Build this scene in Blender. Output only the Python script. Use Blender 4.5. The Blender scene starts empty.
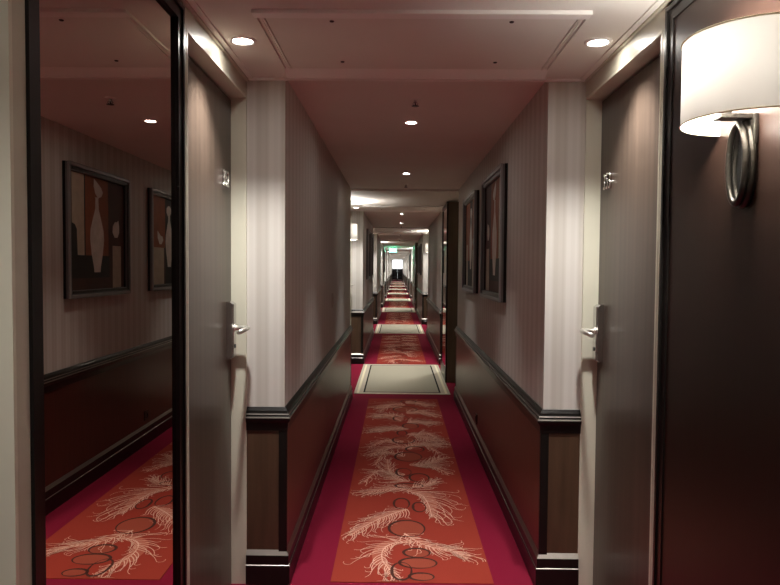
import bpy, bmesh, math, random
from mathutils import Vector, Matrix
random.seed(7)
S = bpy.context.scene
COL = S.collection
PI = math.pi

# ---------------------------------------------------------------- measures (metres)
H = 1.489                    # eye height
XL, XR = -0.534, 0.709       # faces of the narrow stretches
WL, WR = -0.716, 0.885       # faces of the door bays
CX = (XL + XR) / 2
FZ = -0.050                  # carpet level
P = 7.40                     # one bay + one narrow stretch
Y0, Y1 = 3.2, 7.75           # first narrow stretch
NB = 10
ZN, ZA = 2.388, 2.376        # ceilings
DREC = 0.07                  # door recess
YEND = Y0 + 9 * P + (Y1 - Y0)
ORD = ['first', 'second', 'third', 'fourth', 'fifth', 'sixth', 'seventh', 'eighth', 'ninth', 'tenth']

# ---------------------------------------------------------------- materials
def srgb(r, g, b):
    f = lambda c: (c / 255) / 12.92 if c / 255 <= 0.04045 else ((c / 255 + 0.055) / 1.055) ** 2.4
    return (f(r), f(g), f(b), 1)

def base_mat(name, col, rough=0.6, metal=0.0, spec=0.5):
    m = bpy.data.materials.new(name); m.use_nodes = True
    b = m.node_tree.nodes['Principled BSDF']
    b.inputs['Base Color'].default_value = col if len(col) == 4 else (*col, 1)
    b.inputs['Roughness'].default_value = rough
    b.inputs['Metallic'].default_value = metal
    b.inputs['Specular IOR Level'].default_value = spec
    return m, b

def noise_mat(name, c1, c2, scale, rough=0.6, stretch=(1, 1, 1), bump=0.0, metal=0.0, spec=0.5, detail=4):
    m, b = base_mat(name, c1, rough, metal, spec)
    nt = m.node_tree; n = nt.nodes; l = nt.links
    g = n.new('ShaderNodeNewGeometry')
    mp = n.new('ShaderNodeMapping'); mp.inputs['Scale'].default_value = stretch
    nz = n.new('ShaderNodeTexNoise'); nz.inputs['Scale'].default_value = scale; nz.inputs['Detail'].default_value = detail
    mx = n.new('ShaderNodeMix'); mx.data_type = 'RGBA'
    mx.inputs[6].default_value = (*c1[:3], 1); mx.inputs[7].default_value = (*c2[:3], 1)
    l.new(g.outputs['Position'], mp.inputs['Vector']); l.new(mp.outputs['Vector'], nz.inputs['Vector'])
    mr = n.new('ShaderNodeMapRange'); mr.inputs[1].default_value = 0.3; mr.inputs[2].default_value = 0.7
    l.new(nz.outputs['Fac'], mr.inputs[0]); l.new(mr.outputs[0], mx.inputs[0]); l.new(mx.outputs[2], b.inputs['Base Color'])
    if bump:
        bp = n.new('ShaderNodeBump'); bp.inputs['Strength'].default_value = bump; bp.inputs['Distance'].default_value = 0.002
        l.new(nz.outputs['Fac'], bp.inputs['Height']); l.new(bp.outputs['Normal'], b.inputs['Normal'])
    return m

def wallpaper_mat():
    m, b = base_mat('striped_wallpaper', (0.55, 0.5, 0.45), 0.55, spec=0.35)
    nt = m.node_tree; n = nt.nodes; l = nt.links
    g = n.new('ShaderNodeNewGeometry'); sp = n.new('ShaderNodeSeparateXYZ')
    l.new(g.outputs['Position'], sp.inputs[0])
    ad = n.new('ShaderNodeMath'); ad.operation = 'ADD'; l.new(sp.outputs[0], ad.inputs[0]); l.new(sp.outputs[1], ad.inputs[1])
    def wave(period, ph):
        mu = n.new('ShaderNodeMath'); mu.operation = 'MULTIPLY_ADD'; mu.inputs[1].default_value = 2 * PI / period; mu.inputs[2].default_value = ph
        s = n.new('ShaderNodeMath'); s.operation = 'SINE'
        l.new(ad.outputs[0], mu.inputs[0]); l.new(mu.outputs[0], s.inputs[0])
        mr = n.new('ShaderNodeMapRange'); mr.inputs[1].default_value = -0.35; mr.inputs[2].default_value = 0.35
        l.new(s.outputs[0], mr.inputs[0]); return mr
    w1 = wave(0.118, 0.6); w2 = wave(0.0393, 0.2)
    av = n.new('ShaderNodeMath'); av.operation = 'MULTIPLY_ADD'; av.inputs[1].default_value = 0.25
    l.new(w2.outputs[0], av.inputs[0])
    sc = n.new('ShaderNodeMath'); sc.operation = 'MULTIPLY'; sc.inputs[1].default_value = 0.75
    l.new(w1.outputs[0], sc.inputs[0]); l.new(sc.outputs[0], av.inputs[2])
    mx = n.new('ShaderNodeMix'); mx.data_type = 'RGBA'
    mx.inputs[6].default_value = (0.52, 0.485, 0.44, 1); mx.inputs[7].default_value = (0.62, 0.59, 0.55, 1)
    l.new(av.outputs[0], mx.inputs[0]); l.new(mx.outputs[2], b.inputs['Base Color'])
    return m

M = {}
M['paper'] = wallpaper_mat()
M['paint'] = noise_mat('greige_paint', (0.47, 0.44, 0.35), (0.50, 0.47, 0.38), 6, 0.38)
M['jamb'] = noise_mat('cream_lacquer', (0.60, 0.58, 0.47), (0.63, 0.61, 0.50), 4, 0.3)
M['ceiling'] = noise_mat('ceiling_paint', (0.76, 0.73, 0.68), (0.79, 0.76, 0.71), 3, 0.7)
M['white'] = base_mat('white_paint', (0.86, 0.83, 0.80), 0.5)[0]
M['wains'] = noise_mat('carpet_red_mahogany', (0.055, 0.014, 0.009), (0.080, 0.021, 0.013), 5, 0.33, (6, 6, 0.5), 0.03)  # redder than the pier veneer: the carpet's red reflection is in the colour
M['pierwood'] = noise_mat('walnut_veneer', (0.062, 0.034, 0.019), (0.088, 0.049, 0.028), 5, 0.40, (8, 8, 0.4), 0.03)
M['dark'] = noise_mat('black_brown_lacquer', (0.006, 0.005, 0.0045), (0.010, 0.008, 0.007), 8, 0.32, (3, 3, 0.6), spec=0.28)
M['bevel_glint'] = base_mat('painted_bevel_glint', (0.42, 0.38, 0.35), 0.38, 1.0)[0]  # pale metal puts the downlights' glint on dark wood bevels into the colour
M['olivewood'] = noise_mat('olive_walnut_veneer', (0.12, 0.092, 0.060), (0.16, 0.122, 0.082), 5, 0.40, (8, 8, 0.4))
M['door'] = noise_mat('door_veneer', (0.048, 0.034, 0.025), (0.084, 0.058, 0.043), 4, 0.34, (5, 9, 0.12), 0.02)
M['panel'] = noise_mat('wenge_panel', (0.017, 0.0085, 0.006), (0.021, 0.011, 0.008), 5, 0.36, (4, 9, 0.3), spec=0.3)
M['metal'] = base_mat('satin_nickel', (0.62, 0.61, 0.60), 0.24, 1.0)[0]
M['lever'] = base_mat('brushed_steel', (0.80, 0.78, 0.72), 0.42, 1.0)[0]
M['chrome'] = base_mat('polished_steel', (0.8, 0.79, 0.77), 0.12, 1.0)[0]
M['bronze'] = base_mat('dark_bronze', (0.045, 0.040, 0.034), 0.32, 0.7)[0]
M['pewter'] = base_mat('pewter_frame', (0.20, 0.20, 0.205), 0.36, 0.55)[0]
M['silver'] = base_mat('silver_frame', (0.34, 0.34, 0.35), 0.34, 0.6)[0]
M['black'] = base_mat('black', (0.006, 0.006, 0.006), 0.5)[0]
M['mirror'] = base_mat('mirror_glass', (0.62, 0.55, 0.50), 0.0, 1.0)[0]
M['crimson'] = noise_mat('crimson_carpet', (0.20, 0.008, 0.028), (0.25, 0.012, 0.038), 260, 0.95, bump=0.5, spec=0.1)
M['orange'] = noise_mat('rust_carpet', (0.30, 0.038, 0.024), (0.36, 0.049, 0.031), 260, 0.95, bump=0.5, spec=0.1)
M['feather'] = noise_mat('feather_yarn', (0.70, 0.34, 0.24), (0.88, 0.54, 0.42), 60, 0.95, spec=0.1)
M['feather_wash'] = noise_mat('feather_wash_yarn', (0.44, 0.105, 0.065), (0.50, 0.13, 0.085), 200, 0.95, spec=0.1)
M['loop'] = noise_mat('loop_yarn', (0.06, 0.022, 0.018), (0.10, 0.035, 0.025), 90, 0.95, spec=0.1)
M['loopfill'] = noise_mat('loop_fill_yarn', (0.30, 0.06, 0.035), (0.36, 0.075, 0.045), 200, 0.95, spec=0.1)
M['matgrey'] = noise_mat('mat_grey', (0.36, 0.33, 0.25), (0.44, 0.41, 0.32), 240, 0.95, bump=0.5, spec=0.1)
M['matcream'] = noise_mat('mat_cream', (0.74, 0.68, 0.50), (0.82, 0.76, 0.58), 240, 0.95, bump=0.4, spec=0.1)
M['matedge'] = noise_mat('mat_edge', (0.50, 0.45, 0.34), (0.56, 0.50, 0.40), 240, 0.95, bump=0.4, spec=0.1)
M['matblack'] = noise_mat('mat_black', (0.012, 0.012, 0.012), (0.02, 0.02, 0.018), 240, 0.95, spec=0.1)
M['p_cream'] = noise_mat('paint_cream', (0.46, 0.40, 0.30), (0.58, 0.50, 0.38), 14, 0.6)
M['p_white'] = noise_mat('paint_white', (0.62, 0.57, 0.50), (0.78, 0.73, 0.66), 18, 0.6)
M['p_rust'] = noise_mat('paint_rust', (0.25, 0.075, 0.03), (0.33, 0.11, 0.045), 9, 0.6)
M['p_brown'] = noise_mat('paint_brown', (0.06, 0.026, 0.018), (0.09, 0.036, 0.025), 9, 0.6)
M['p_black'] = noise_mat('paint_black', (0.012, 0.014, 0.012), (0.022, 0.024, 0.02), 9, 0.6)
M['plastic_dark'] = base_mat('dark_plastic', (0.03, 0.018, 0.014), 0.4)[0]
M['plastic_pale'] = base_mat('pale_plastic', (0.42, 0.37, 0.32), 0.4)[0]
M['leather'] = noise_mat('navy_leather', (0.008, 0.010, 0.014), (0.014, 0.016, 0.022), 30, 0.45)

def emit_mat(name, col, strength):
    m, b = base_mat(name, col, 0.5)
    b.inputs['Emission Color'].default_value = (*col[:3], 1)
    b.inputs['Emission Strength'].default_value = strength
    return m
M['lens'] = emit_mat('lit_lens', (1.0, 0.95, 0.88), 38)
M['bulb'] = emit_mat('lit_bulb', (1.0, 0.9, 0.76), 30)
M['exit'] = emit_mat('lit_green_sign', (0.08, 0.75, 0.42), 5)
M['exit_mark'] = emit_mat('lit_pale_mark', (0.75, 1.0, 0.9), 6)

def shade_mat():
    m = bpy.data.materials.new('lamp_fabric'); m.use_nodes = True
    nt = m.node_tree; nt.nodes.clear(); n = nt.nodes; l = nt.links
    o = n.new('ShaderNodeOutputMaterial'); mx = n.new('ShaderNodeMixShader'); mx.inputs[0].default_value = 0.027
    d = n.new('ShaderNodeBsdfDiffuse'); t = n.new('ShaderNodeBsdfTranslucent')
    d.inputs[0].default_value = (0.86, 0.84, 0.79, 1); t.inputs[0].default_value = (0.88, 0.86, 0.80, 1)
    l.new(d.outputs[0], mx.inputs[1]); l.new(t.outputs[0], mx.inputs[2]); l.new(mx.outputs[0], o.inputs[0])
    return m
M['shade'] = shade_mat()

def glass_mat():
    m = bpy.data.materials.new('window_glass'); m.use_nodes = True
    nt = m.node_tree; nt.nodes.clear(); n = nt.nodes; l = nt.links
    o = n.new('ShaderNodeOutputMaterial'); mx = n.new('ShaderNodeMixShader'); mx.inputs[0].default_value = 0.06
    t = n.new('ShaderNodeBsdfTransparent'); g = n.new('ShaderNodeBsdfGlossy'); g.inputs['Roughness'].default_value = 0.02
    l.new(t.outputs[0], mx.inputs[1]); l.new(g.outputs[0], mx.inputs[2]); l.new(mx.outputs[0], o.inputs[0])
    return m
M['glass'] = glass_mat()

# ---------------------------------------------------------------- mesh builder
class MB:
    def __init__(self): self.v = []; self.f = []; self.mi = []; self.mats = []; self.smooth = []
    def slot(self, m):
        if m not in self.mats: self.mats.append(m)
        return self.mats.index(m)
    def face(self, pts, m, smooth=False):
        i = len(self.v); self.v += [tuple(p) for p in pts]
        self.f.append(tuple(range(i, i + len(pts)))); self.mi.append(self.slot(m)); self.smooth.append(smooth)
    def box(self, a, b, m):
        (x0, y0, z0), (x1, y1, z1) = [min(p, q) for p, q in zip(a, b)], [max(p, q) for p, q in zip(a, b)]
        i = len(self.v)
        self.v += [(x0,y0,z0),(x1,y0,z0),(x1,y1,z0),(x0,y1,z0),(x0,y0,z1),(x1,y0,z1),(x1,y1,z1),(x0,y1,z1)]
        for q in ((0,3,2,1),(4,5,6,7),(0,1,5,4),(1,2,6,5),(2,3,7,6),(3,0,4,7)):
            self.f.append(tuple(i + k for k in q)); self.mi.append(self.slot(m)); self.smooth.append(False)
        return self
    def grid(self, rows, m, close_u=False, smooth=True):     # rows: list of rings
        i = len(self.v); nc = len(rows[0])
        for r in rows: self.v += [tuple(p) for p in r]
        for a in range(len(rows) - 1):
            for c in range(nc if close_u else nc - 1):
                d = (c + 1) % nc
                self.f.append((i + a*nc + c, i + a*nc + d, i + (a+1)*nc + d, i + (a+1)*nc + c))
                self.mi.append(self.slot(m)); self.smooth.append(smooth)
        return self
    def lathe(self, prof, m, o=(0, 0, 0), n=24, axis='z', smooth=True):   # prof (r, h)
        rows = []
        for r, h in prof:
            ring = []
            for k in range(n):
                a = 2 * PI * k / n; c, s = r * math.cos(a), r * math.sin(a)
                p = {'z': (c, s, h), 'x': (h, c, s), 'y': (c, h, s)}[axis]
                ring.append((o[0] + p[0], o[1] + p[1], o[2] + p[2]))
            rows.append(ring)
        return self.grid(rows, m, True, smooth)
    def tube(self, pts, r, m, n=10, closed=False, caps=True):
        pts = [Vector(p) for p in pts]; rows = []; N = len(pts); up = None
        for k, p in enumerate(pts):
            if closed: t = (pts[(k+1) % N] - pts[k-1]).normalized()
            else: t = (pts[min(k+1, N-1)] - pts[max(k-1, 0)]).normalized()
            if up is None:
                up = Vector((0, 0, 1)) if abs(t.z) < 0.9 else Vector((1, 0, 0))
            s = t.cross(up).normalized(); up = s.cross(t).normalized()
            rr = r[k] if isinstance(r, (list, tuple)) else r
            rows.append([p + s * rr * math.cos(2*PI*j/n) + up * rr * math.sin(2*PI*j/n) for j in range(n)])
        if closed: rows.append(rows[0])
        self.grid(rows, m, True)
        if caps and not closed:
            self.face(list(reversed(rows[0])), m); self.face(rows[-1], m)
        return self
    def build(self, name, parent=None, bevel=0.0, loc=None, fix=True):
        me = bpy.data.meshes.new(name); me.from_pydata(self.v, [], self.f)
        for m in self.mats: me.materials.append(M[m])
        for p, i, s in zip(me.polygons, self.mi, self.smooth): p.material_index = i; p.use_smooth = s
        if fix:
            bm = bmesh.new(); bm.from_mesh(me); bmesh.ops.remove_doubles(bm, verts=bm.verts, dist=1e-6)
            bmesh.ops.recalc_face_normals(bm, faces=bm.faces); bm.to_mesh(me); bm.free()
        o = bpy.data.objects.new(name, me); COL.objects.link(o)
        if parent: o.parent = parent
        if loc: o.location = loc
        if bevel:
            b = o.modifiers.new('bevel', 'BEVEL'); b.width = bevel; b.segments = 2; b.limit_method = 'ANGLE'
        return o

def empty(name, loc=(0, 0, 0), rz=0):
    o = bpy.data.objects.new(name, None); COL.objects.link(o); o.empty_display_size = 0.1
    o.location = loc; o.rotation_euler.z = rz
    return o
def tag(o, label, cat, group=None):
    o['label'] = label; o['category'] = cat
    if group: o['group'] = group
    return o
def struct(o): o['kind'] = 'structure'; return o
def copy_tree(o, parent=None):
    c = o.copy(); COL.objects.link(c)
    if parent: c.parent = parent
    for ch in list(o.children): copy_tree(ch, c)
    return c
def light(name, kind, loc, watts, col, parent=None, **kw):
    d = bpy.data.lights.new(name, kind); d.energy = watts; d.color = col
    for k, v in kw.items(): setattr(d, k, v)
    o = bpy.data.objects.new(name, d); COL.objects.link(o); o.location = loc
    if parent: o.parent = parent
    return o

# ---------------------------------------------------------------- the shell
narrow = [(Y0 + k*P, Y1 + k*P) for k in range(NB)]
bays = [(0.33, Y0)] + [(Y1 + (k-1)*P, Y0 + k*P) for k in range(1, NB)]
YB = -1.6
ZT = 2.5

f = MB(); f.box((-1.3, YB - .2, -0.2), (1.5, YEND + .4, FZ), 'crimson'); struct(f.build('floor'))

c = MB()
c.box((-1.3, YB - .2, ZN), (1.5, 0.33, ZT), 'ceiling')
for a, b in narrow: c.box((-1.3, a, ZN), (1.5, b, ZT), 'ceiling')
for a, b in bays: c.box((-1.3, a, ZA), (1.5, b, ZT), 'ceiling')
struct(c.build('ceiling'))

def side_x(s, x_off):  # world x at depth x_off behind the bay face on side s
    return (WL - x_off) if s < 0 else (WR + x_off)
DOOR0, DOOR1, ZH = 2.297, 3.185, 2.282      # opening, within bay
for s, nm in ((-1, 'wall_left'), (1, 'wall_right')):
    w = MB(); xn = XL if s < 0 else XR; xw = WL if s < 0 else WR; xo = -1.25 if s < 0 else 1.45
    w.box((xo, YB - .2, FZ - .05), (xn, 0.33, ZT), 'paper')
    for a, b in narrow: w.box((xo, a, FZ - .05), (xn, b, ZN + .02), 'paper')
    for k, (a, b) in enumerate(bays):
        o = k * P
        if k == 0:
            w.box((xo, a, FZ - .05), (xw, 0.36, ZT), 'paint'); w.box((xo, 0.36, ZH), (xw, 1.241, ZA + .01), 'paint')
            w.box((xo, 1.241, FZ - .05), (xw, 1.296, ZA + .01), 'paint'); w.box((xo, 1.296, FZ - .05), (xw + s*.020, 2.251, ZA + .01), 'paint'); w.box((xo, 2.251, FZ - .05), (xw, DOOR0, ZA + .01), 'paint')
        else:
            w.box((xo, a, FZ - .05), (xw, DOOR0 + o, ZA + .01), 'paint')
        w.box((xo, DOOR0 + o, ZH), (xw, b, ZA + .01), 'paint')
        w.box((xo, DOOR1 + o, FZ - .05), (xw, b, ZH), 'jamb')
    struct(w.build(nm))
w = MB(); w.box((-1.3, YB - .2, FZ - .05), (1.5, YB, ZT), 'paper'); struct(w.build('wall_back'))

# sweep a profile along the wall path
def sweep(mb, path, side, prof):
    n = len(path); nrm = []
    for i in range(n - 1):
        d = (Vector(path[i+1]) - Vector(path[i])).normalized()
        nrm.append(Vector((d.y, -d.x)) if side < 0 else Vector((-d.y, d.x)))
    cols = []
    for i in range(n):
        if i == 0: mt = nrm[0]
        elif i == n - 1: mt = nrm[-1]
        else:
            mt = (nrm[i-1] + nrm[i]); mt = mt / mt.dot(nrm[i])
        cols.append([(path[i][0] + mt.x * o_, path[i][1] + mt.y * o_, z) for o_, z, _ in prof])
    for i in range(n - 1):
        for j in range(len(prof) - 1):
            mb.face([cols[i][j], cols[i+1][j], cols[i+1][j+1], cols[i][j+1]], prof[j][2])
    for ci in (0, n - 1): mb.face(cols[ci], prof[0][2])

def paths(s):
    xn = XL if s < 0 else XR; xw = WL if s < 0 else WR
    out = []
    for k, (a, b) in enumerate(narrow):
        out.append([(xw - s*.0, a), (xn, a), (xn, b), (xw, b)])
    return out
BASE = [(-0.004, .126, 'bevel_glint'), (.005, .125, 'bevel_glint'), (.024, .094, 'dark'), (.024, .049, 'dark'), (.0255, .0485, 'bevel_glint'), (.028, .0462, 'dark'), (.030, .044, 'dark'), (.030, FZ, 'dark'), (-.004, FZ, 'dark')]
RAIL = [(-.004, .812, 'dark'), (.006, .812, 'dark'), (.016, .796, 'dark'), (.018, .786, 'dark'), (.023, .783, 'bevel_glint'), (.025, .778, 'dark'), (.025, .772, 'dark'), (.030, .769, 'bevel_glint'), (.032, .763, 'dark'),
        (.030, .752, 'dark'), (.020, .738, 'dark'), (.016, .700, 'dark'), (-.004, .700, 'dark')]  # lowest dark band paints the shadow under the rail
for s, nm in ((-1, 'left'), (1, 'right')):
    b = MB(); r = MB(); t = MB()
    for pth in paths(s):
        sweep(b, pth, s, BASE); sweep(r, pth, s, RAIL)
        xw, xn = pth[0][0], pth[1][0]; a, e = pth[1][1], pth[2][1]
        tt = .010
        t.box((xn - s*0.0, a, .09), (xn - s*tt, e, .745), 'wains')                # side veneer
        for yy, q in ((a, -1), (e, 1)):
            t.box((xw, yy, .09), (xn - s*tt, yy + q*tt, .745), 'pierwood')
            t.box((xn - s*(tt+.004), yy + q*(tt+.004), .09), (xn + s*.026, yy - q*.008, .745), 'dark')   # corner post
    struct(b.build('baseboard_' + nm)); struct(r.build('trim_1' if s < 0 else 'trim_2', fix=True)); struct(t.build('trim_3' if s < 0 else 'trim_4'))

# cornices and the thin mouldings where bay ceilings end
for s, nm in ((-1, 'trim_5'), (1, 'trim_6')):
    t = MB(); xw = WL if s < 0 else WR
    for a, b in bays:
        t.box((xw, a, ZA - .016), (xw - s*.012, b, ZA), 'paint'); t.box((xw - s*.012, a, ZA - .007), (xw - s*.034, b, ZA), 'ceiling')
    struct(t.build(nm))
t = MB()
for a, b in bays:
    t.box((WL, b - .022, ZA - .010), (WR, b + .004, ZA + .02), 'white')
    if a > 1: t.box((WL, a - .004, ZA - .010), (WR, a + .022, ZA + .02), 'white')
struct(t.build('trim_7'))

# ---------------------------------------------------------------- doors
def text_mesh(body, size, depth):
    cu = bpy.data.curves.new('digits', 'FONT'); cu.body = body; cu.size = size; cu.extrude = depth
    cu.align_x = 'CENTER'; cu.align_y = 'CENTER'; cu.offset = -.0015; cu.bevel_depth = 0.0015; cu.bevel_resolution = 2; cu.space_character = 1.06
    o = bpy.data.objects.new('digits', cu); COL.objects.link(o)
    dg = bpy.context.evaluated_depsgraph_get(); dg.update()
    me = bpy.data.meshes.new_from_object(o.evaluated_get(dg))
    bpy.data.objects.remove(o); return me

def make_door(n, s, k, number=None, y0=DOOR0, y1=DOOR1):
    # local frame: x = 0 at bay wall face, +x into the wall; built for the right wall, mirrored by sign
    X = lambda d: side_x(s, d)
    o = k * P; y0 += o; y1 += o
    leaf = MB().box((X(DREC), y0 + .004, FZ + .006), (X(DREC + .045), y1 - .009, ZH - .012), 'door').build(f'door_{n}', bevel=.0015)
    struct(leaf)
    fr = MB()
    fr.box((X(DREC + .050), y0 - .01, FZ), (X(DREC + .09), y1 + .01, ZH + .01), 'black')          # black backing behind the leaf, paints the shade in the door gaps
    fr.box((X(-.001), y1 - .001, FZ), (X(DREC + .09), y1 + .010, ZH), 'jamb')
    fr.box((X(-.001), y0 - .010, FZ), (X(DREC + .09), y0 + .001, ZH), 'jamb')
    fr.box((X(-.001), y0 - .010, ZH - .001), (X(DREC + .09), y1 + .010, ZH + .010), 'jamb')
    struct(fr.build('door_frame', leaf))
    # lock plate and lever near the far edge
    yl = (y1 - .068) if n not in (3, 4) else y0 + .25; zc = 1.19
    pl = MB()
    zz = [(-.132, .016), (-.126, .022), (.122, .022), (.130, .016)]
    rows = []
    W = .032
    for z_, d_ in ((-.134, .0), (-.133, .020), (-.124, .033), (.122, .033), (.132, .020), (.133, 0)):
        rows.append([(X(DREC) - s*0.0, yl - W, zc + z_), (X(DREC) - s*d_*.8, yl - W, zc + z_), (X(DREC) - s*d_, yl - W*.7, zc + z_),
                     (X(DREC) - s*d_, yl + W*.7, zc + z_), (X(DREC) - s*d_*.8, yl + W, zc + z_), (X(DREC), yl + W, zc + z_)])
    pl.grid(rows, 'metal', smooth=False)
    plate = pl.build('lock_plate', leaf); plate['label'] = 'satin steel lock plate'
    hb = MB(); xs = lambda d: X(DREC) - s*d
    hb.tube([(xs(.028), yl, zc + .010), (xs(.074), yl, zc + .010), (xs(.088), yl - .004, zc + .010), (xs(.096), yl - .018, zc + .010),
             (xs(.096), yl - .045, zc + .009), (xs(.090), yl - .165, zc + .004)], [.012, .011, .011, .011, .011, .010], 'lever', 14)
    hb.lathe([(0, 0), (.019, 0), (.019, .006), (0, .006)], 'lever', (xs(.033) - (.003 if s > 0 else .003), yl, zc + .010), 18, 'x')
    struct(hb.build('door_handle', plate))
    kb = MB(); kb.lathe([(0, .036), (.009, .036), (.010, .034), (.010, .020)], 'black', (0, 0, 0), 16, 'x')
    kh = kb.build('keyhole', plate)
    kh.rotation_euler.z = PI if s > 0 else 0
    kh.location = (X(DREC), yl, zc - .075)
    if number:
        me = text_mesh(number, .105, .004); me.materials.clear(); me.materials.append(M['chrome'])
        d = bpy.data.objects.new('room_number', me); COL.objects.link(d); d.parent = leaf
        d['label'] = 'raised steel digits ' + number
        yc = y1 - .135
        d.scale.x = .62
        if s < 0: d.matrix_basis = Matrix.Translation((xs(.006), yc, 1.880)) @ Matrix(((0,0,1,0),(1,0,0,0),(0,1,0,0),(0,0,0,1))) @ Matrix.Diagonal((.62, 1, 1, 1))
        else: d.matrix_basis = Matrix.Translation((xs(.006), yc, 1.880)) @ Matrix(((0,0,-1,0),(-1,0,0,0),(0,1,0,0),(0,0,0,1))) @ Matrix.Diagonal((.62, 1, 1, 1))
    return leaf
make_door(1, -1, 0, '352'); make_door(2, 1, 0, '353')
make_door(3, -1, 0, None, .362, 1.240); make_door(4, 1, 0, None, .362, 1.240)
n = 5
for k in (1, 2, 3):
    for s in (-1, 1): make_door(n, s, k); n += 1

# ---------------------------------------------------------------- mirrors and wood panels in the bays
def framed(name, inner, inner_mat, face_x, facing, y0, y1, z0=.05, z1=2.345, t=.021, w=.050, depth=.008):
    """facing: +1 looks towards +x (left wall), -1 towards -x."""
    F = lambda d: face_x + facing*d
    e = empty(name, (face_x, (y0 + y1)/2, z0))
    inv = Matrix.Translation(e.location).inverted()
    fr = MB()
    for a, b, c_, d_ in ((y0, y0 + w, z0, z1), (y1 - w, y1, z0, z1), (y0 + w, y1 - w, z1 - w, z1), (y0 + w, y1 - w, z0, z0 + w)):
        fr.box((F(.001), a, c_), (F(t), b, d_), 'dark')
    q = .014                                                                # raised outer lip and inner bead
    for a, b, c_, d_ in ((y0, y0 + q, z0, z1), (y1 - q, y1, z0, z1), (y0 + q, y1 - q, z1 - q, z1), (y0 + q, y1 - q, z0, z0 + q)):
        fr.box((F(t - .001), a, c_), (F(t + .006), b, d_), 'dark')
    o = fr.build('frame', e); o.data.transform(inv)
    g = MB().box((F(.001), y0 + w - .004, z0 + w - .004), (F(depth), y1 - w + .004, z1 - w + .004), inner_mat)
    o = g.build(inner, e); o.data.transform(inv)
    return e
G_M = 'tall mirrors in the door bays'; G_P = 'dark wood panels behind the wall lamps'
tag(framed('wall_mirror', 'mirror_glass', 'mirror', WL - .020, 1, 1.297, 2.250),
    'tall black-framed mirror on the left wall, nearest the camera, reflecting pictures and red carpet', 'mirror')
tag(framed('wall_panel', 'veneer_panel', 'panel', WR + .020, -1, 1.297, 2.250, depth=.017),
    'tall dark wood panel in a black frame behind the big wall lamp at right', 'wall panel')
tag(framed('wall_mirror', 'mirror_glass', 'mirror', WL, 1, 1.297 + 2*P, 2.250 + 2*P),
    'black-framed mirror on the left wall of the third door bay', 'mirror')
for k in range(1, NB - 1):
    s = 1 if k % 2 == 0 else -1
    tag(framed('wall_panel', 'veneer_panel', 'panel', WR if s > 0 else WL, -s, 1.297 + k*P, 2.250 + k*P, depth=.012),
        f'dark wood panel behind the lamp on the {"right" if s > 0 else "left"} wall of the {ORD[k]} door bay', 'wall panel')
for k in (1, 3):                                            # mirror standing on a wood-clad shaft
    y0, y1 = 8.92 + (k-1)*P, 9.86 + (k-1)*P
    e = empty('mirrored_cabinet', (WR, (y0+y1)/2, FZ)); inv = Matrix.Translation(e.location).inverted()
    o = MB().box((.682, y0, FZ), (WR - .001, y1, 2.36), 'olivewood').build('body', e, bevel=.002); o.data.transform(inv)
    fr = MB()
    for a, b, c_, d_ in ((y0, y0 + .05, FZ + .001, 2.36), (y1 - .05, y1, FZ + .001, 2.36), (y0 + .05, y1 - .05, 2.30, 2.36), (y0 + .05, y1 - .05, FZ + .001, .12)):
        fr.box((.6815, a, c_), (.662, b, d_), 'dark')
    o = fr.build('frame', e); o.data.transform(inv)
    o = MB().box((.6815, y0 + .045, .10), (.672, y1 - .045, 2.31), 'mirror').build('mirror_glass', e); o.data.transform(inv)
    tag(e, f'wood-clad ceiling-high cabinet with black-framed mirror front, {"right of the nearest grey mat" if k == 1 else "right side of the fourth door bay"}', 'cabinet')

# ---------------------------------------------------------------- wall lamps
def make_lamp():
    e = empty('wall_lamp', (0, 0, 0))
    # local: wall plane x = 0, lamp grows towards -x; z = world height
    a, b, z0, z1 = .172, .166, 1.856, 2.066
    sh = MB(); N = 40
    arc = lambda off: [(-(b - off)*math.sin(PI*j/N), (a - off)*math.cos(PI*j/N)) for j in range(N + 1)]
    o_ = arc(0); sh.grid([[(x, y, z0) for x, y in o_], [(x, y, z1) for x, y in o_]], 'shade')
    shade = sh.build('lamp_shade', e)
    for z in (z0 + .0015, z1 - .0015):
        rim = MB(); rim.tube([(x, y, z) for x, y in arc(-.001)], .0022, 'matcream', 6); rim.build('shade_rim', shade)
    ar = MB(); ar.box((-.090, -.022, 1.864), (-.001, .022, 1.876), 'bronze'); ar.box((-.012, -.03, 1.80), (-.001, .03, 1.875), 'bronze')
    ar.tube([(-.07, 0, 1.87), (-.07, 0, 1.945)], .016, 'bronze', 14)
    ar.build('arm', e, bevel=.002)
    rg = MB(); zc, ry, rz = 1.757, .046, .106
    for xo, k, r in ((-.026, .94, .0085), (-.010, .98, .0095)):
        rg.tube([(xo, ry*k*math.cos(2*PI*j/48), zc + rz*k*math.sin(2*PI*j/48)) for j in range(48)], r, 'bronze', 12, closed=True)
    ro = rg.build('oval_ring', e); ro.location.y = .022
    dk = MB(); ring = [(ry*math.cos(2*PI*j/40), zc + rz*math.sin(2*PI*j/40)) for j in range(40)]
    dk.grid([[(-.001, y, z) for y, z in ring], [(-.008, y, z) for y, z in ring]], 'black', True); dk.face([(-.008, y, z) for y, z in ring], 'black')
    do = dk.build('backplate', e); do.location.y = .022
    bl = MB(); bl.lathe([(0, -.028), (.012, -.026), (.024, -.012), (.027, .004), (.022, .020), (.012, .030), (0, .033)], 'bulb', (-.07, 0, 1.992), 18)
    bl.lathe([(.013, -.05), (.013, -.02)], 'white', (-.07, 0, 1.992), 14)
    bl.build('bulb', e)
    light('lamp_glow', 'POINT', (-.07, 0, 1.992), LAMP_W, (1.0, .95, .88), e, shadow_soft_size=.042)
    return e
LAMP_W = 24.0
lamp0 = make_lamp()
for o in lamp0.children:
    if o.name.startswith('bulb'): o.visible_shadow = True
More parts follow.
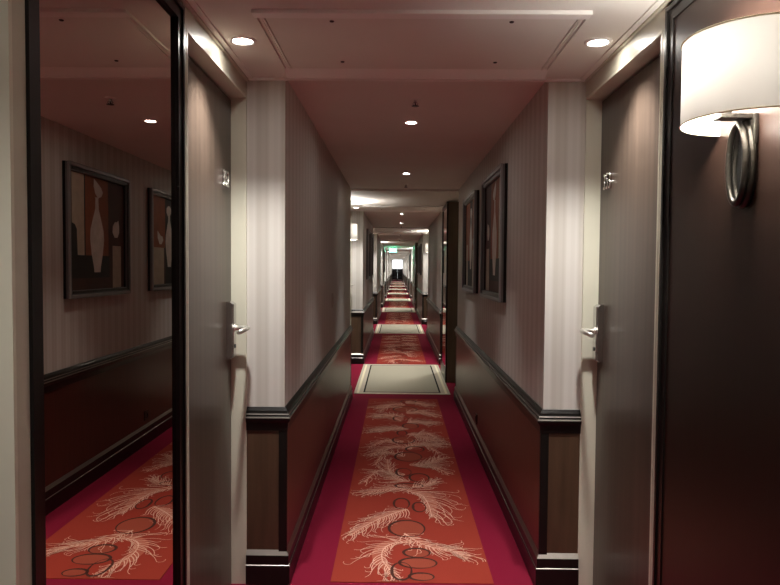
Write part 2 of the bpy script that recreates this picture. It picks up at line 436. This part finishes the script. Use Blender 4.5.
for k in range(NB - 1):
    o = lamp0 if k == 0 else copy_tree(lamp0)
    s = 1 if k % 2 == 0 else -1
    o.location = ((WR if s > 0 else WL) + s*(.003 if k == 0 else -.012), 1.70 + k*P, 0); o.rotation_euler.z = 0 if s > 0 else PI
    tag(o, 'large white half-drum wall lamp with dark oval ring, nearest the camera at upper right' if k == 0 else
        f'lit white wall lamp on the {"right" if s > 0 else "left"} wall of the {ORD[k]} door bay along the corridor', 'lamp', 'white half-drum wall lamps')

# ---------------------------------------------------------------- ceiling fittings
def make_downlight():
    e = empty('downlight')
    MB().lathe([(.037, -.003), (.040, -.007), (.050, -.006), (.054, -.001), (.054, .004), (.037, .004)], 'white', (0, 0, 0), 32).build('trim_ring', e)
    MB().lathe([(0, -.004), (.02, -.0045), (.036, -.003), (.038, .002)], 'lens', (0, 0, 0), 28).build('lens', e)
    return e
def add_spot(e, watts, size, blend, d=[None]):
    return light('downlight_beam', 'SPOT', (0, 0, -.012), watts, (1.0, .97, .92), e, spot_size=size, spot_blend=blend, shadow_soft_size=.03)
BAY_W, NAR_W = 40.0, 16.0
bay_dl = make_downlight(); add_spot(bay_dl, BAY_W, math.radians(104), .8)
nar_dl = make_downlight(); add_spot(nar_dl, NAR_W, math.radians(78), .85)
nar_dl.scale = (.85, .85, 1)
first = True
for k in range(NB):
    for s, x in ((-1, -.612), (1, .781)):
        o = bay_dl if first else copy_tree(bay_dl); first = False
        o.location = (x, 2.664 + k*P, ZA)
        tag(o, f'bright round downlight in the bay ceiling above the {"left" if s < 0 else "right"} door nearest the camera' if k == 0 else
            f'small downlight in the {ORD[k]} bay ceiling from the camera, {"left" if s < 0 else "right"} side', 'downlight', 'door bay downlights')
for s, x in ((-1, -.612), (1, .781)):
    o = copy_tree(bay_dl); o.location = (x, .58, ZA)
    for ch in o.children:
        if ch.type == 'LIGHT': ch.data = ch.data.copy(); ch.data.energy = BAY_W*.45
    tag(o, f'downlight above the {"left" if s < 0 else "right"} doorway beside the viewpoint', 'downlight', 'door bay downlights')
first = True
for k in range(NB):
    for j, y in enumerate((4.19, 6.51) if k else (4.19, 6.45)):
        o = nar_dl if first else copy_tree(nar_dl); first = False
        o.location = (.083, y + k*P - (.22 if k else 0), ZN)
        tag(o, f'{"nearer" if j == 0 else "farther"} of the two downlights along the middle of the {ORD[k]} narrow stretch of ceiling', 'downlight', 'downlights along the corridor middle')
# one more behind the camera (bay reaches behind the viewer)
o = copy_tree(nar_dl); o.location = (.083, -.75, ZN); tag(o, 'downlight in the ceiling behind the camera', 'downlight', 'downlights along the corridor middle')

def make_sprinkler():
    e = empty('sprinkler')
    MB().lathe([(0, -.008), (.022, -.007), (.030, -.001), (.030, .003)], 'white', (0, 0, 0), 20).build('escutcheon', e)
    b = MB(); b.lathe([(.007, -.006), (.007, -.022), (.005, -.024), (.003, -.045), (0, -.045)], 'metal', (0, 0, 0), 14)
    b.tube([(.006, 0, -.02), (.015, 0, -.032), (.004, 0, -.046)], .0022, 'metal', 8); b.tube([(-.006, 0, -.02), (-.015, 0, -.032), (-.004, 0, -.046)], .0022, 'metal', 8)
    b.build('nozzle', e)
    MB().lathe([(0, -.046), (.019, -.046), (.021, -.048), (.019, -.050), (0, -.050)], 'bronze', (0, 0, 0), 20).build('deflector', e)
    return e
sp0 = make_sprinkler(); first = True
for k in range(6):
    for j, y in enumerate((3.63, 7.29)):
        o = sp0 if first else copy_tree(sp0); first = False
        o.location = (.093, y + k*P, ZN); o.scale.z = .75
        tag(o, f'small ceiling sprinkler at the {"near" if j == 0 else "far"} end of the {ORD[k]} narrow stretch', 'sprinkler', 'ceiling sprinklers')

def make_hatch():
    e = empty('ceiling_panel')
    x0, x1, y0, y1 = -.51, .668, 2.345, 3.100
    fr = MB()
    fr.box((x0, y0, -.014), (x1, y0 + .050, .004), 'white'); fr.build('end_rail', e, bevel=.003)
    fr = MB(); q0 = [(x, y1 - .085, -.001) for x in (x0, x1)]; q1 = [(x, y1, -.026) for x in (x0, x1)]; q2 = [(x, y1, .004) for x in (x0, x1)]; q3 = [(x, y1 - .085, .004) for x in (x0, x1)]  # far rail sloped to catch light, stands in for a lit recess face
    for a, b in ((q0, q1), (q1, q2), (q2, q3), (q3, q0)): fr.face([a[0], a[1], b[1], b[0]], 'white')
    for i in (0, 1): fr.face([q0[i], q1[i], q2[i], q3[i]], 'white')
    fr.build('end_rail', e)
    for x in (x0, x1 - .034):
        sd = MB()
        for q in (0, .014, .026): sd.box((x + q, y0 + .05, -.010 + (.004 if q == .014 else 0)), (x + q + (.008), y1 - .085, .004), 'ceiling')
        sd.build('side_rail', e)
    MB().box((x0 + .036, y0 + .050, -.006), (x1 - .036, y1 - .085, .004), 'ceiling').build('door', e)
    for x, y in ((-.24, 2.44), (.405, 2.44), (-.24, 2.915), (.415, 2.915)):
        MB().lathe([(0, -.010), (.007, -.0095), (.009, -.006), (.009, -.005)], 'bronze', (x, y, 0), 14).build('screw', e)
    return e
h0 = make_hatch()
for k in range(6):
    o = h0 if k == 0 else copy_tree(h0)
    o.location = (0, k*P, ZA)
    tag(o, 'wide pale access panel in the ceiling nearest the camera, with white end rails and four screws' if k == 0 else
        f'access panel with white end rails in the {ORD[k]} bay ceiling along the corridor', 'ceiling panel', 'ceiling access panels')

# ---------------------------------------------------------------- pictures
def make_picture(variant):
    """local: x = 0 wall plane facing -x, y along the wall from its near end 0..1, z from 0..0.895"""
    e = empty('framed_picture'); Wd, Hh, w, t = 1.0, .895, .052, .046
    fr = MB()
    for (a, b, c_, d_) in ((0, w, 0, Hh), (Wd - w, Wd, 0, Hh), (w, Wd - w, 0, w), (w, Wd - w, Hh - w, Hh)):
        fr.box((-.001, a, c_), (-t + .026, b, d_), 'dark'); fr.box((-t + .027, a + .002, c_ + .002), (-t + .012, b - .002, d_ - .002), 'pewter')
    q = .022
    for (a, b, c_, d_) in ((0, q, 0, Hh), (Wd - q, Wd, 0, Hh), (q, Wd - q, 0, q), (q, Wd - q, Hh - q, Hh)):
        fr.box((-t + .0125, a, c_), (-t, b, d_), 'silver')
    for (a, b, c_, d_) in ((q, w, q, Hh - q), (Wd - w, Wd - q, q, Hh - q), (w, Wd - w, q, w), (w, Wd - w, Hh - w, Hh - q)):
        fr.box((-t + .013, a + .008, c_ + .008), (-t + .008, b - .004, d_ - .004), 'bronze')
    fr.build('frame', e, bevel=.002)
    cv = MB(); cv.box((-.002, w - .003, w - .003), (-.012, Wd - w + .003, Hh - w + .003), 'p_brown')
    iw, ih = Wd - 2*w, Hh - 2*w
    def poly(pts, m, lay):
        cv.face([(-.012 - .0004*lay, w + u*iw, w + v*ih) for u, v in pts], m)
    def rect(u0, u1, v0, v1, m, lay): poly([(u0, v0), (u1, v0), (u1, v1), (u0, v1)], m, lay)
    def spun(uc, prof, m, lay): poly([(uc - r, v) for r, v in prof] + [(uc + r, v) for r, v in reversed(prof)], m, lay)
    bottle = [(.055, 0), (.062, .05), (.10, .18), (.125, .32), (.115, .42), (.07, .53), (.032, .62), (.026, .72), (.034, .735)]
    tulip = [(.015, 0), (.055, .03), (.07, .08), (.05, .13), (.012, .17)]
    if variant == 0:
        rect(.0, .27, .0, 1, 'p_black', 1); poly([(.02, .58), (.10, .56), (.13, .52), (.14, .30), (.25, .30), (.25, 1), (.02, 1)], 'p_cream', 2)
        rect(.27, .68, .30, 1, 'p_rust', 1); rect(.0, .70, .10, .30, 'p_black', 2); rect(.0, .70, 0, .10, 'p_brown', 2)
        rect(.76, .93, .0, .40, 'p_cream', 2)
        spun(.47, [(r, v*.92 + .15) for r, v in bottle], 'p_white', 3)
        poly([(.47 + u, v + .82) for u, v in ((.02, 0), (.08, .02), (.11, .06), (.08, .10), (.01, .14), (-.05, .17), (-.055, .10), (-.03, .04))], 'p_white', 3)
        poly([(.83 + u, v + .48) for u, v in ((-.03, 0), (.03, 0), (.065, .05), (.065, .11), (.05, .17), (.02, .15), (-.02, .15), (-.06, .11), (-.07, .05))], 'p_white', 3)
    else:
        rect(.03, .40, .42, 1, 'p_rust', 1); rect(.02, .36, .0, .42, 'p_cream', 2); rect(.40, .62, 0, 1, 'p_black', 1); rect(.62, 1, .3, 1, 'p_rust', 1); rect(.62, 1, 0, .3, 'p_black', 1)
        spun(.52, [(r*.9, v*.88 + .2) for r, v in bottle], 'p_white', 3)
        poly([(.50 + u, v + .80) for u, v in ((-.02, 0), (.04, 0), (.075, .04), (.08, .09), (.05, .12), (-.01, .12), (-.055, .09), (-.06, .04))], 'p_white', 3)
        poly([(.26 + u, v + .46) for u, v in ((-.03, 0), (.03, 0), (.08, .05), (.06, .09), (.0, .10), (-.06, .14), (-.09, .15), (-.08, .07))], 'p_white', 3)
        rect(.80, .93, .0, .5, 'p_cream', 2)
    cv.build('canvas', e, fix=False)
    return e
pa, pb = make_picture(0), make_picture(1)
used = set()
for k in range(5):
    s = 1 if k % 2 == 0 else -1
    for j, (pr, y) in enumerate(((pa, 4.33), (pb, 5.81))):
        o = pr if k == 0 else copy_tree(pr)
        o.location = (XR if s > 0 else XL, (y if s > 0 else y + 1.0) + k*P, 1.265); o.rotation_euler.z = 0 if s > 0 else PI
        if k == 0:
            lab = ('framed painting nearest the camera on the right wall, tall white bottle on rust and cream', 'second framed painting from the camera on the right wall, pale vases on rust and black')[j]
        else:
            lab = f'framed painting on the {"right" if s > 0 else "left"} wall of the {ORD[k]} narrow stretch, {"nearer" if j == 0 else "farther"} of its pair'
        tag(o, lab, 'picture', 'framed paintings along the corridor')

# ---------------------------------------------------------------- small wall fittings
e = empty('power_socket', (XR - .010, 5.72, .195))
MB().box((0, -.042, -.042), (-.008, .042, .042), 'plastic_dark').build('cover_plate', e, bevel=.002)
b = MB(); b.lathe([(.026, -.0095), (.026, -.011), (.021, -.011), (.020, -.009), (0, -.009)], 'black', (0, 0, 0), 20, 'x'); b.build('socket', e)
tag(e, 'small dark power socket low on the right wood panelling', 'socket')
e = empty('switch_plate', (XL, 5.55, 1.21))
MB().box((0, -.040, -.060), (.008, .040, .060), 'plastic_pale').build('cover_plate', e, bevel=.002)
MB().box((.008, -.018, -.03), (.012, .018, .03), 'plastic_pale').build('rocker', e, bevel=.002)
tag(e, 'small pale switch plate on the left striped wall', 'switch')

# ---------------------------------------------------------------- carpet
def ribbon(mb, pts, w, m, z):
    pts = [Vector(p) for p in pts]; n = len(pts); L = []; R = []
    for i, p in enumerate(pts):
        t = (pts[min(i+1, n-1)] - pts[max(i-1, 0)])
        if t.length < 1e-9: t = Vector((1, 0))
        t.normalize(); nn = Vector((-t.y, t.x)); ww = w*(1 - .55*i/(n-1)) / 2
        L.append(p + nn*ww); R.append(p - nn*ww)
    i0 = len(mb.v); mb.v += [(p.x, p.y, z) for p in L] + [(p.x, p.y, z) for p in R]
    for i in range(n - 1):
        mb.f.append((i0+i, i0+n+i, i0+n+i+1, i0+i+1)); mb.mi.append(mb.slot(m)); mb.smooth.append(False)
def catmull(pts, per=8):
    P_ = [Vector(p) for p in pts]; P_ = [2*P_[0]-P_[1]] + P_ + [2*P_[-1]-P_[-2]]; out = []
    for i in range(1, len(P_) - 2):
        for j in range(per):
            t = j/per; a, b, c_, d = P_[i-1], P_[i], P_[i+1], P_[i+2]
            out.append(.5*((2*b) + (c_-a)*t + (2*a-5*b+4*c_-d)*t*t + (3*b-a-3*c_+d)*t**3))
    out.append(P_[-2]); return out
def feather(mb, pts, La, Lb, n=34, rnd=random):
    """rachis through pts; barbs of length La on its left side and Lb on its right side, hooked at the tips"""
    c_ = catmull(pts, 10); N = len(c_)
    # soft wash under the plume
    lf = []; rt = []
    for i in range(0, N, 2):
        t = (c_[min(i+1, N-1)] - c_[max(i-1, 0)]).normalized(); nn = Vector((-t.y, t.x)); q = .15 + .5*math.sin(PI*min(1, .12 + i/N*.95))
        lf.append(c_[i] + nn*La*q*.5); rt.append(c_[i] - nn*Lb*q*.5)
    for i in range(len(lf) - 1):
        mb.face([(*lf[i], ZF - .0004), (*rt[i], ZF - .0004), (*rt[i+1], ZF - .0004), (*lf[i+1], ZF - .0004)], 'feather_wash')
    ribbon(mb, c_, .010, 'feather', ZF + .0003)
    n = int(n*.72)
    for side, L0 in ((1, La), (-1, Lb)):
        if L0 <= 0: continue
        for k in range(n):
            u = .03 + .96*k/(n-1); i = min(N-1, int(u*(N-1)))
            t = (c_[min(i+1, N-1)] - c_[max(i-1, 0)]).normalized(); a0 = math.atan2(t.y, t.x)
            L = 1.75*L0*(.5 + .55*math.sin(PI*min(1, .12 + .8*u)))*rnd.uniform(.55, 1.15)
            ang = a0 + side*rnd.uniform(1.15, 1.5)*(1 - .42*u); p = Vector(c_[i]); path = [p.copy()]
            b1 = -side*rnd.uniform(.06, .16); b2 = side*rnd.choice((-1, 1, 1))*rnd.uniform(.15, .75)
            for j in range(12):
                ang += b1 if j < 8 else b2
                p = p + Vector((math.cos(ang), math.sin(ang)))*L/12*(1 if j < 8 else .6); path.append(p.copy())
            path = [Vector((max(-.292, min(.462, q.x)), max(3.115, min(7.50, q.y)))) for q in path]
            ribbon(mb, path, rnd.uniform(.0038, .0068), 'feather', ZF + .0002)
def loop(mb, x, y, rx, ry, rot=0, w=.018, fill=True, span=1.0):
    pts = []
    for j in range(41):
        a = rot + 2*PI*span*j/40; pts.append((x + rx*math.cos(a), y + ry*math.sin(a)))
    if fill: mb.face([(p[0], p[1], ZF + .0001) for p in pts[:-1]], 'loopfill')
    n0 = len(pts)
    for j in range(n0 - 1):
        ww = w*(.25 + .75*abs(math.sin(PI*j/(n0-1) + .6)))
        a, b = Vector(pts[j]), Vector(pts[j+1]); c_ = Vector((x, y))
        ia, ib = a + (c_-a).normalized()*ww, b + (c_-b).normalized()*ww
        mb.face([(*a, ZF + .0005), (*b, ZF + .0005), (*ib, ZF + .0005), (*ia, ZF + .0005)], 'loop')
ZF = .0052
run = MB()
run.box((-.300, 3.105, 0), (.470, 7.520, .004), 'orange')
rn = random.Random(11)
feather(run, [(.103, 3.572), (-.003, 3.551), (-.057, 3.47), (-.061, 3.345), (-.024, 3.242), (.01, 3.146)], .07, .16, 38, rn)
feather(run, [(.054, 3.686), (.134, 3.564), (.217, 3.492), (.30, 3.466), (.375, 3.37)], .12, .11, 40, rn)
feather(run, [(.073, 4.06), (-.032, 3.962), (-.138, 3.832), (-.246, 3.646)], .13, .12, 40, rn)
feather(run, [(.085, 4.399), (.174, 4.313), (.211, 4.144), (.222, 3.932)], .21, .06, 40, rn)
feather(run, [(.117, 4.447), (-.038, 4.432), (-.218, 4.344)], .11, .12, 34, rn)
feather(run, [(.118, 4.47), (.212, 4.52), (.285, 4.60)], .12, .08, 28, rn)
feather(run, [(.10, 4.60), (.0, 4.66), (-.045, 4.87), (-.059, 5.129)], .14, .10, 36, rn)
feather(run, [(.16, 4.95), (.26, 5.02), (.36, 5.18)], .14, .12, 34, rn)
feather(run, [(.13, 5.42), (.02, 5.50), (-.10, 5.42), (-.20, 5.22)], .13, .14, 36, rn)
feather(run, [(.12, 5.50), (.22, 5.60), (.38, 5.55)], .16, .14, 34, rn)
feather(run, [(.14, 5.95), (.25, 5.80), (.36, 5.66)], .16, .14, 34, rn)
feather(run, [(.12, 6.10), (-.03, 6.11), (-.22, 6.02)], .16, .16, 36, rn)
feather(run, [(.13, 6.36), (.21, 6.40), (.31, 6.30)], .15, .13, 34, rn)
feather(run, [(.06, 6.40), (-.03, 6.60), (-.12, 6.70), (-.2, 6.62)], .17, .14, 36, rn)
feather(run, [(.12, 6.75), (.22, 6.82), (.38, 6.68)], .18, .14, 34, rn)
feather(run, [(.10, 7.15), (-.03, 7.20), (-.20, 7.02)], .16, .16, 34, rn)
for q in range(12):
    fy = 4.75 + q*.23; sd = 1 if q % 2 else -1; fx = .09 + sd*.02
    feather(run, [(fx, fy), (fx + sd*.09, fy + rn.uniform(-.02, .12)), (fx + sd*rn.uniform(.15, .2), fy + rn.uniform(-.14, .12)), (fx + sd*rn.uniform(.22, .31), fy + rn.uniform(-.25, .05))], .11, .11, 26, rn)
feather(run, [(.12, 7.25), (.22, 7.30), (.35, 7.20)], .14, .16, 34, rn)
for x, y, rx, ry, rot, fl in ((.068, 3.760, .108, .125, .3, True), (.042, 4.16, .055, .10, 0, False), (.150, 4.10, .045, .09, 1, False), (.118, 3.315, .10, .066, .2, True),
                              (.130, 3.165, .065, .045, .4, True), (.035, 3.22, .055, .10, 2, False), (.115, 3.435, .075, .06, 0, True), (.095, 4.50, .10, .055, .5, True),
                              (.17, 4.68, .075, .10, .2, False), (.06, 4.80, .06, .10, 1.2, False), (.10, 5.20, .11, .13, .8, True), (.16, 5.42, .08, .09, 0, False), (.07, 5.70, .10, .12, 2, True),
                              (.06, 5.95, .05, .09, 0, False), (.14, 6.22, .08, .11, 0, True), (.05, 6.52, .08, .12, 1, False), (.10, 6.95, .13, .14, 0, True), (.14, 7.36, .09, .08, 0, False)):
    loop(run, x, y, rx, ry, rot, fill=fl)
runner = run.build('carpet_runner', fix=False)
runner.data.transform(Matrix.Diagonal((1.0336, 1.0336, 1, 1)))
for k in range(NB - 1):
    o = runner if k == 0 else copy_tree(runner)
    o.location = (0, k*P, FZ)
    tag(o, 'rust-orange carpet field with cream feather pattern nearest the camera, filling the near floor' if k == 0 else
        f'rust-orange feather-patterned carpet field, {ORD[k]} one from the camera', 'carpet', 'feathered carpet fields')

mt = MB(); x0, x1, y0, y1 = -.508, .664, .670, 3.125
mt.box((x0, y0, 0), (x1, y1, .004), 'matedge')
def flat(a, b, c_, d, m, z): mt.face([(a, c_, z), (b, c_, z), (b, d, z), (a, d, z)], m)
flat(x0 + .032, x1 - .032, y0 + .014, y1 - .014, 'matcream', .0044)
flat(x0 + .062, x1 - .062, y0 + .045, y1 - .045, 'matedge', .0048)
flat(x0 + .112, x1 - .112, y0 + .085, y1 - .085, 'matblack', .0052)
flat(x0 + .132, x1 - .132, y0 + .115, y1 - .115, 'matgrey', .0056)
mat = mt.build('floor_mat', fix=False)
for k in range(1, NB):
    o = mat if k == 1 else copy_tree(mat)
    o.location = (0, k*P, FZ)
    tag(o, 'large grey floor mat with cream border and black line, nearest the camera' if k == 1 else f'grey bordered floor mat across the corridor, {ORD[k-1]} one from the camera', 'mat', 'grey bordered mats')

# ---------------------------------------------------------------- far end
e = empty('exit_sign', (-.17, 30.2, 2.235))
MB().box((-.16, -.022, -.075), (.16, .022, .085), 'exit').build('sign_face', e, bevel=.003)
MB().box((-.07, -.024, -.025), (.07, -.0215, .035), 'exit_mark').build('pale_mark', e)
b = MB()
for x in (-.1, .1): b.tube([(x, 0, .08), (x, 0, ZA - 2.235)], .006, 'metal', 8)
b.build('hanger', e)
light('sign_glow', 'POINT', (0, -.12, 0), 2.5, (.15, 1.0, .6), e, shadow_soft_size=.06)
tag(e, 'green lit exit sign hanging from the ceiling far down the corridor', 'sign')

w = MB(); w.box((-1.3, YEND, FZ - .05), (1.5, YEND + .12, .10), 'paper'); w.box((-1.3, YEND, 2.34), (1.5, YEND + .12, ZT), 'paper')
w.box((-1.3, YEND, .1), (XL + .04, YEND + .12, 2.34), 'paper'); w.box((XR - .04, YEND, .1), (1.5, YEND + .12, 2.34), 'paper')
struct(w.build('wall_front'))
wf = MB(); a, b_ = XL + .04, XR - .04
for q in ((a, a + .05, .1, 2.34), (b_ - .05, b_, .1, 2.34), (a + .05, b_ - .05, .1, .15), (a + .05, b_ - .05, 2.29, 2.34)):
    wf.box((q[0], YEND + .03, q[2]), (q[1], YEND + .09, q[3]), 'white')
win = struct(wf.build('window_1'))
MB().box((a + .045, YEND + .055, .145), (b_ - .045, YEND + .062, 2.295), 'glass').build('pane', win)

def make_armchair():
    e = empty('armchair')
    s_ = MB(); s_.box((-.24, -.26, .20), (.24, .24, .46), 'leather'); s_.build('seat', e, bevel=.04)
    bk = MB(); bk.box((-.29, .20, .20), (.29, .32, 1.36), 'leather'); bk.build('backrest', e, bevel=.05)
    for x in (-.29, .24): MB().box((x, -.26, .12), (x + .05, .22, .66), 'leather').build('armrest', e, bevel=.02)
    for x in (-.24, .24):
        for y in (-.22, .27): MB().tube([(x, y, 0), (x*.97, y*.97, .22)], [.016, .024], 'black', 10).build('leg', e)
    return e
ch = make_armchair(); ch.location = (CX - .293, YEND - .55, FZ)
tag(ch, 'dark high-backed armchair before the far window, left of the pair', 'chair', 'armchairs before the far window')
c2 = copy_tree(ch); c2.location = (CX + .293, YEND - .55, FZ)
tag(c2, 'dark high-backed armchair before the far window, right of the pair', 'chair', 'armchairs before the far window')

# ---------------------------------------------------------------- sky, camera, view
wd = bpy.data.worlds.new('sky'); S.world = wd; wd.use_nodes = True
bg = wd.node_tree.nodes['Background']; bg.inputs[0].default_value = (.92, .97, 1, 1); bg.inputs[1].default_value = 1.1

cam = bpy.data.cameras.new('camera'); co = bpy.data.objects.new('camera', cam); COL.objects.link(co)
p, y, r = math.radians(2.17475), math.radians(-.5513), math.radians(.44404)
fw = Vector((math.sin(y)*math.cos(p), math.cos(y)*math.cos(p), -math.sin(p))); rt = Vector((math.cos(y), -math.sin(y), 0)); up = rt.cross(fw)
rt2 = rt*math.cos(r) + up*math.sin(r); up2 = -rt*math.sin(r) + up*math.cos(r)
mw = Matrix((( rt2.x, up2.x, -fw.x, 0), (rt2.y, up2.y, -fw.y, 0), (rt2.z, up2.z, -fw.z, H), (0, 0, 0, 1)))
co.matrix_world = mw
cam.sensor_width = 36; cam.lens = 670.13/780*36; cam.clip_start = .05; cam.clip_end = 200
S.camera = co
S.view_settings.view_transform = 'Standard'; S.view_settings.look = 'None'; S.view_settings.gamma = 1
S.view_settings.use_curve_mapping = False
S.view_settings.exposure = 1.58
S.cycles.use_denoising = True
S.cycles.max_bounces = 10; S.cycles.diffuse_bounces = 6; S.cycles.glossy_bounces = 6
S.cycles.sample_clamp_indirect = 6
S.cycles.caustics_reflective = False; S.cycles.caustics_refractive = False
